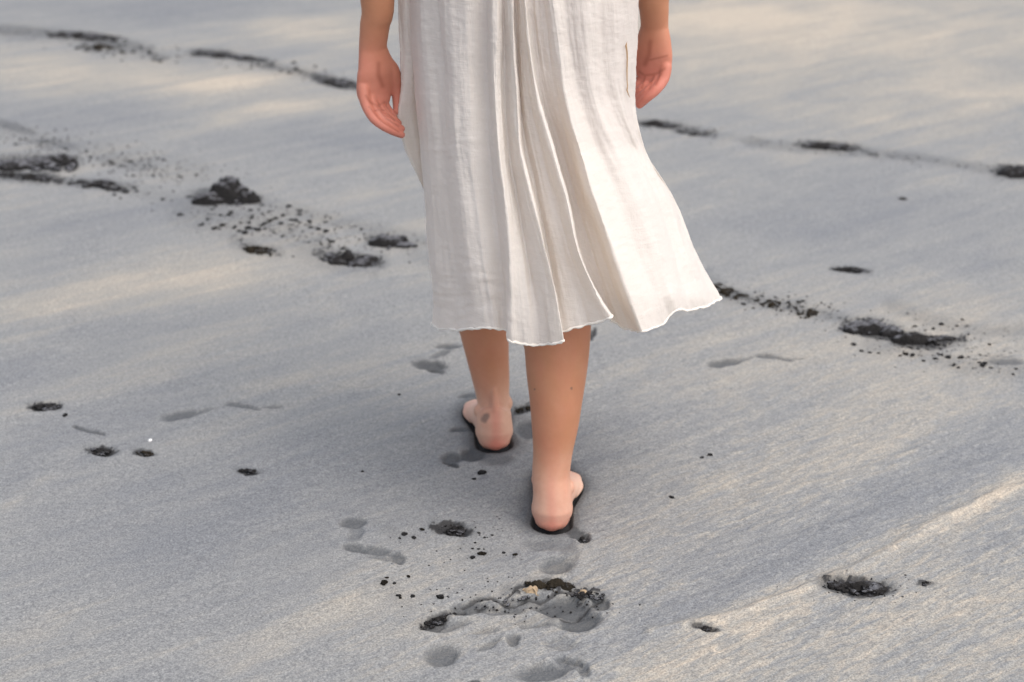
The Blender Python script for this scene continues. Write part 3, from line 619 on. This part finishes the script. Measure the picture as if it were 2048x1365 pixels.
    for k, (a, b) in enumerate(pts):
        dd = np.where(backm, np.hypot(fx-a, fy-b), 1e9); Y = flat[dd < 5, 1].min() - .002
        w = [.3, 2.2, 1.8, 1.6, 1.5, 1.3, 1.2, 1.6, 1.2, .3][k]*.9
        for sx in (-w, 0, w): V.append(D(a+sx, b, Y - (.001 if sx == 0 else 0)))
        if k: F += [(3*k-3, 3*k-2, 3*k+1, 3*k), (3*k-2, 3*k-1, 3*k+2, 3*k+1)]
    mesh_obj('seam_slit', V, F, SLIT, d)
    return d
dress = build_dress()
dress['label'] = 'pleated cream cotton gauze dress blown to the right'

# ------------------------------------------------------------ clods and crumbs of dark sand
def ico(sub):
    bm = bmesh.new(); bmesh.ops.create_icosphere(bm, subdivisions=sub, radius=1)
    V = np.array([v.co[:] for v in bm.verts]); F = [tuple(v.index for v in f.verts) for f in bm.faces]; bm.free(); return V, F
I2, I3 = ico(2), ico(3)
def lump(c, r, rs, rough=.35, base=I2, ang=None):
    V, F = base; o = rs.rand(3)*50; f = 1.6
    n = fbm(V[:, 0]*f+o[0]+V[:, 2], V[:, 1]*f+o[1]-V[:, 2]*1.3, 3)
    n = n + .45*gnoise(V[:, 0]*4.5+o[1]+V[:, 2]*3, V[:, 1]*4.5+o[2]-V[:, 2]*3.1)
    W = V*(1+rough*1.6*n)[:, None]*np.array(r); a = rs.rand()*6.28 if ang is None else ang
    W = np.stack([W[:, 0]*math.cos(a)-W[:, 1]*math.sin(a), W[:, 0]*math.sin(a)+W[:, 1]*math.cos(a), W[:, 2]], 1)
    return W + np.array(c), F
class Heap:
    def __init__(s): s.V = []; s.F = []; s.n = 0
    def add(s, V, F): s.V.append(V); s.F += [tuple(i+s.n for i in f) for f in F]; s.n += len(V)
def clump(px, py, rx, ry, h, label, mat=CLOD, seed=1, n=26, tilt=0, name='sand_clump', big=(), crumb=.16):
    """heap of broken wet sand: px, py centre on the ground, rx, ry half extents in photo pixels on the ground, h height (m)"""
    rs = np.random.RandomState(seed); H = Heap(); a = math.radians(tilt); org = G(px, py)
    for (dx, dy, bx, by, bh) in big:            # crusted slab: broken relief that sinks into the sand at its ragged edge
        p = G(px+dx, py+dy); k = scale_at(p); q = G(px+dx, py+dy-by); wx_, wy_ = bx*k, max(abs(q[1]-p[1])*.8, bh*.7)
        nn = (64, 34); U, W = np.meshgrid(np.linspace(-1.35, 1.35, nn[0]), np.linspace(-1.35, 1.35, nn[1]), indexing='ij'); o1, o2 = rs.rand(2)*40
        rr = np.hypot(U, W); f1 = fbm(U*1.5+o1, W*1.5+o2, 3); f2 = fbm(U*wx_*70+o2, W*wy_*70+o1, 3); f3 = np.abs(fbm(U*wx_*38+o2+9, W*wy_*38+o1, 2))
        hh = bh*(.9*np.where(rr < 1, np.sqrt(np.clip(1-rr*rr, 0, 1)), (1-rr)*2.2) + .38*f1 + .17*f2 - .28*f3)
        VX = p[0] + U*wx_ + .004*f2; VY = p[1] + W*wy_ + .006*f1; b_ = np.arange((nn[0]-1)*nn[1]).reshape(nn[0]-1, nn[1])[:, :-1].ravel()
        H.add(np.stack([VX, VY, np.maximum(hh, -.004 + 0*hh) ], -1).reshape(-1, 3), [(int(a_), int(a_+nn[1]), int(a_+nn[1]+1), int(a_+1)) for a_ in b_])
    n = int(n*1.5)
    for i in range(n):
        u, v = rs.uniform(-1, 1, 2)
        while u*u+v*v > 1: u, v = rs.uniform(-1, 1, 2)
        if i > n*.55: u, v = u*1.25, v*1.35
        X = px + (u*rx*math.cos(a) - v*ry*math.sin(a)); Y = py + (u*rx*math.sin(a) + v*ry*math.cos(a)); p = G(X, Y); k = scale_at(p)
        q = min(1, math.hypot(u, v)); r = k*rx*crumb*rs.uniform(.25, 1.15)*(1.2-.6*q); z = h*(1-q)**.6*rs.uniform(.3, .8)
        V, F = lump((p[0], p[1], z*.6), (r*1.5, r*1.1, r*rs.uniform(.35, .8)), rs, .6); H.add(V, F)
    V = np.concatenate(H.V) - org; o = mesh_obj(name, V, H.F, mat); o.location = org + np.array([0, 0, gz(org[0], org[1])*.6])
    return tag(o, label, 'sand clump')
clump(78, 332, 85, 10, .022, 'long low clump of black sand at the left edge, widest and darkest there', CLODG, 3, 34, 2, big=((0, 0, 42, 7, .026), (45, -3, 30, 6, .034), (-50, 4, 40, 7, .026), (95-78, -2, 30, 6, .03)), crumb=.12)
clump(75, 356, 100, 6, .010, 'thin ragged black strip of sand just under the long left-edge clump', CLOD, 4, 40, 5, crumb=.075)
clump(208, 371, 46, 7, .010, 'small arched dark clump between the left-edge heap and the domed mound', CLOD, 5, 26, 10, big=((-34, 2, 12, 4, .012), (0, -5, 26, 3, .012)), crumb=.12)
clump(455, 404, 68, 8, .020, 'domed dark sand mound with grey crust on top, tallest of all', CLODG, 6, 26, 6, big=((5, -4, 44, 12, .062), (-36, 4, 36, 6, .034), (42, 2, 26, 7, .034)), crumb=.13)
clump(778, 490, 44, 6, .012, 'grey crusted slab of sand with a black sloping back near the dress hem', CLODG, 8, 12, 12, big=((0, -2, 42, 8, .028), (32, 3, 24, 5, .014)), crumb=.11)
clump(700, 523, 60, 12, .014, 'ragged black clump of sand left of the dress, below the crusted slab', CLOD, 9, 44, 8, big=((-25, 4, 20, 6, .016), (35, -2, 22, 6, .018), (-5, -6, 14, 5, .024), (8, 8, 20, 5, .012)), crumb=.14)
clump(516, 503, 34, 8, .010, 'small olive black clump below the domed mound', OLIVE, 10, 22, 6, big=((-14, 2, 9, 4, .014), (6, 4, 10, 4, .010)), crumb=.16)
clump(1752, 662, 74, 12, .016, 'dark crusted left half of the long clump right of the dress', CLODG, 12, 26, 8, big=((-18, -2, 46, 9, .026), (-48, 0, 18, 7, .018), (30, 4, 26, 8, .020)), crumb=.10)
clump(1850, 680, 76, 7, .014, 'black low tail of the long clump, tapering to the right', CLOD, 13, 30, 3, big=((-28, 2, 40, 6, .020), (30, 1, 40, 4, .013)), crumb=.09)
clump(1450, 582, 46, 11, .010, 'brown olive debris beside the flared hem corner', OLIVE, 14, 40, 18, name='debris_clump', crumb=.11)
clump(1552, 612, 50, 9, .008, 'thin loose olive debris between the hem corner and the curled piece', OLIVE, 15, 18, 10, name='debris_clump', crumb=.09)
clump(1616, 628, 20, 9, .012, 'small curled olive piece left of the long clump', OLIVE, 16, 20, 0, name='debris_clump', crumb=.22)
clump(1702, 540, 38, 3, .008, 'thin short dark strip of sand above the long right clump', CLOD, 17, 22, 5, big=((0, 0, 30, 2, .008),), crumb=.10)
clump(1655, 294, 58, 5, .012, 'isolated flat black clump in the far right sand', CLOD, 18, 34, 4, big=((-15, 0, 34, 4, .016), (25, 0, 20, 3, .014)), crumb=.12)
clump(2032, 350, 42, 9, .016, 'black clump cut off by the right edge of the picture', CLOD, 19, 20, 5, big=((0, 0, 38, 8, .028),), crumb=.13)
clump(1318, 251, 44, 6, .014, 'black clump emerging from behind the dress under the right hand', CLOD, 20, 30, 6, big=((-10, 0, 28, 4, .018),), crumb=.13)
clump(1388, 268, 42, 5, .008, 'scattered dark clump just right of the one under the right hand', CLOD, 21, 24, 8, crumb=.11)
clump(168, 74, 70, 6, .012, 'longest far dark clump in the upper left corner', CLOD, 22, 44, 4, big=((-40, 0, 34, 4, .014), (10, 0, 40, 4, .014)), crumb=.10)
clump(215, 98, 56, 8, .008, 'loose dark crumbs heaped just below the upper left clump', OLIVE, 23, 30, 8, crumb=.09)
clump(450, 114, 72, 4, .010, 'narrow black streak of clods at the far top, left of the arm', CLOD, 24, 44, 5, big=((-25, -2, 40, 3, .012), (35, 3, 30, 3, .010)), crumb=.08)
clump(672, 166, 50, 7, .012, 'dark clump touching the left wrist in the picture', CLOD, 25, 36, 6, big=((0, 0, 40, 5, .014),), crumb=.12)
clump(90, 814, 30, 6, .006, 'black dug out patch farthest left on the near sand', CLOD, 30, 24, -3, crumb=.2)
clump(205, 902, 27, 7, .006, 'left one of two black patches side by side, the blacker', CLOD, 31, 24, 4, crumb=.2)
clump(290, 905, 20, 5, .005, 'right one of two black patches side by side, the greener', OLIVE, 32, 14, 6, crumb=.2)
clump(498, 944, 20, 5, .006, 'tiny hooked black clod alone between the two patches and the feet', CLOD, 33, 12, 8, crumb=.22)
clump(907, 1058, 30, 10, .007, 'black crumbly patch dug out left of the right heel', CLOD, 34, 34, 8, crumb=.15)
clump(1040, 818, 16, 5, .006, 'black wedge of sand between the two legs', OLIVE, 35, 12, -18, crumb=.25)
clump(1164, 1072, 14, 6, .004, 'small black clod right beside the right heel', CLOD, 36, 12, 20, crumb=.25)
clump(1705, 1172, 70, 10, .005, 'black broken patch with grey crust on the near right sand', CLOD, 37, 20, 8, big=((20, -6, 42, 5, .008), (52, 2, 22, 8, .008), (-30, -4, 16, 6, .007)), crumb=.11)
clump(1412, 1256, 24, 3, .005, 'thin black sliver of sand left of the near right patch', CLOD, 38, 14, 8, crumb=.16)
clump(1850, 1166, 14, 5, .004, 'small dark clod just right of the near right patch', CLOD, 39, 7, 0, crumb=.22)
# the dug-over footprint in front: torn rim pieces
clump(1100, 1172, 48, 7, .010, 'curled torn crust on the top rim of the big trampled footprint', OLIVE, 40, 26, 6, big=((-22, 0, 20, 4, .009), (14, -2, 24, 4, .012), (34, 3, 16, 4, .010)), crumb=.12)
clump(1178, 1192, 30, 9, .008, 'broken dark crust at the right end of the big trampled footprint', CLOD, 41, 22, 8, crumb=.18)
clump(1025, 1197, 34, 5, .006, 'small dark ledge left of the torn crust in the trampled footprint', CLODG, 42, 12, -14, crumb=.14)
clump(872, 1238, 34, 7, .006, 'layered black crust at the left end of the trampled footprint', CLOD, 43, 26, -22, crumb=.15)
o = clump(1062, 1180, 15, 5, .006, 'dry beige crumb of crust lying in the torn footprint rim', BEIGE, 44, 5, 5, name='sand_crust', big=((0, 0, 14, 5, .007),), crumb=.3)
o = clump(1168, 1186, 10, 4, .006, 'smaller beige crumb near the right end of the footprint rim', BEIGE, 45, 3, 5, name='sand_crust', big=((0, 0, 8, 4, .006),), crumb=.3)

protos = []
for k in range(6):
    rs = np.random.RandomState(60+k); V, F = lump((0, 0, .25), (1, .85, .7), rs, .45)
    me = bpy.data.meshes.new('sand_crumb'); me.from_pydata(V.tolist(), [], F); me.update(); me.polygons.foreach_set('use_smooth', np.full(len(F), True))
    me.materials.append(OLIVE if k == 2 else CLOD); protos.append(me)
def crumb(px, py, r, label, group, rs):
    p = G(px, py); o = bpy.data.objects.new('sand_crumb', protos[rs.randint(len(protos))]); link(o)
    k = scale_at(p)*r; o.location = (p[0], p[1], gz(p[0], p[1])); o.rotation_euler = (0, 0, rs.uniform(0, 6.28)); o.scale = (k*1.25, k*1.15, k*rs.uniform(.6, .9))
    return tag(o, label, 'sand crumb', group)
REG = [ # cx, cy, rx, ry, tilt, n, size px, label, group
 (600,438,130,22,12,34,(2.5,5.5),'small black crumb of sand strewn right of the domed mound','crumbs between the domed mound and the dress'),
 (480,452,110,26,8,32,(3,6.5),'dark crumb of sand strewn just below the domed mound','crumbs below the domed mound'),
 (700,505,110,30,12,20,(2.5,6),'dark crumb around the ragged clump left of the dress','crumbs around the ragged clump'),
 (270,330,130,26,8,26,(2,4),'faint dark crumb above and right of the left-edge clump','crumbs right of the left-edge clump'),
 (90,285,100,26,10,16,(2,4),'faint dark crumb above the left-edge clump','crumbs above the left-edge clump'),
 (250,380,90,16,10,12,(3,5),'dark crumb between the arched clump and the domed mound','crumbs beside the arched clump'),
 (290,110,150,18,6,20,(2.5,5),'far dark crumb below the upper left clump','crumbs of the upper left band'),
 (590,140,80,12,8,12,(2.5,5),'far dark crumb left of the wrist','crumbs left of the wrist'),
 (1540,605,110,18,10,16,(2.5,5.5),'olive dark crumb right of the hem corner','crumbs right of the hem'),
 (1860,660,110,22,6,14,(2.5,5),'dark crumb above the tapering black tail','crumbs above the long clump'),
 (1900,720,130,18,10,20,(3,6),'dark crumb below the long right clump','crumbs below the long clump'),
 (1780,700,90,14,4,8,(2.5,5),'dark crumb tight under the long right clump','crumbs under the long clump'),
 (940,1090,90,34,0,9,(2.5,5),'black crumb near the patch dug out left of the right heel','crumbs left of the right heel'),
 (800,1180,50,40,30,6,(3,5),'black crumb left of the big trampled footprint','crumbs left of the trampled footprint'),
 (810,1075,30,14,0,6,(2.5,5),'black crumb between the faint print and the dug out patch','crumbs beside the faint print'),
]
for q, (cx, cy, rx, ry, tl, n, (a, b), lab, grp) in enumerate(REG):
    rs = np.random.RandomState(200+q); t = math.radians(tl)
    for i in range(n):
        u, v = np.clip(rs.normal(0, .5, 2), -1.1, 1.1); crumb(cx+u*rx*math.cos(t)-v*ry*math.sin(t), cy+u*rx*math.sin(t)+v*ry*math.cos(t), a+(b-a)*rs.rand()**2, lab, grp, rs)
rs = np.random.RandomState(5)
for px, py, r, lab in ((1420,909,4.5,'right and larger crumb of the lone pair right of the legs'),(1404,914,3.5,'left and smaller crumb of the lone pair right of the legs'),(1343,995,4.5,'lone black crumb right of the right ankle'),
                       (964,948,8,'largest single black crumb just below the left heel'),(948,960,4,'little crumb beside the large one below the left heel'),(725,945,3,'lone speck left of the feet on bare sand'),
                       (945,1116,5,'left of two black crumbs below the dug out patch'),(964,1108,6.5,'right of two black crumbs below the dug out patch'),(1805,399,6,'faint lone crumb in the far right sand'),
                       (768,1168,7,'flat olive crumb above left of the trampled footprint'),(880,1194,7,'flat olive crumb close above the trampled footprint'),(1030,1110,4,'lone crumb between dug out patch and right heel'),
                       (130,830,5,'crumb just right of the black patch farthest left'),(798,790,3,'lone speck left of the far ankle')):
    crumb(px, py, r, lab, None, rs)
o = crumb(300, 879, 4, 'tiny white shell above the two side by side patches', None, rs); o.name = 'shell'; o.data = o.data.copy(); o.data.materials[0] = SHELL; o['category'] = 'shell'
# finest grit around the strewn bands: nobody could count it
H = Heap(); rs = np.random.RandomState(77); V0, F0 = ico(1)
for (cx, cy, rx, ry, tl, n) in ((560,450,200,34,10,260),(300,335,170,34,8,170),(90,290,120,40,8,120),(250,100,200,20,6,120),(560,140,130,12,8,60),(1560,605,130,20,10,120),(1880,690,160,36,8,200),(920,1085,120,50,0,40),(1040,1200,190,40,0,90),(1730,1175,110,26,0,50),(1750,310,240,12,6,60),(1360,262,90,14,6,50)):
    t = math.radians(tl)
    for i in range(n):
        u, v = rs.normal(0, .55, 2); p = G(cx+u*rx*math.cos(t)-v*ry*math.sin(t), cy+u*rx*math.sin(t)+v*ry*math.cos(t)); k = scale_at(p)*rs.uniform(.8, 2.0)
        H.add(V0*k*np.array([1.2, 1.2, .8])*(1+.25*rs.rand(len(V0), 1)) + p, F0)
HV = np.concatenate(H.V); HV[:, 2] += ground_fields(HV[:, 0], HV[:, 1])[0]*.8
tag(mesh_obj('sand_grit', HV, H.F, CLOD), 'fine dark sand grit strewn around the clumps', 'grit', kind='stuff')
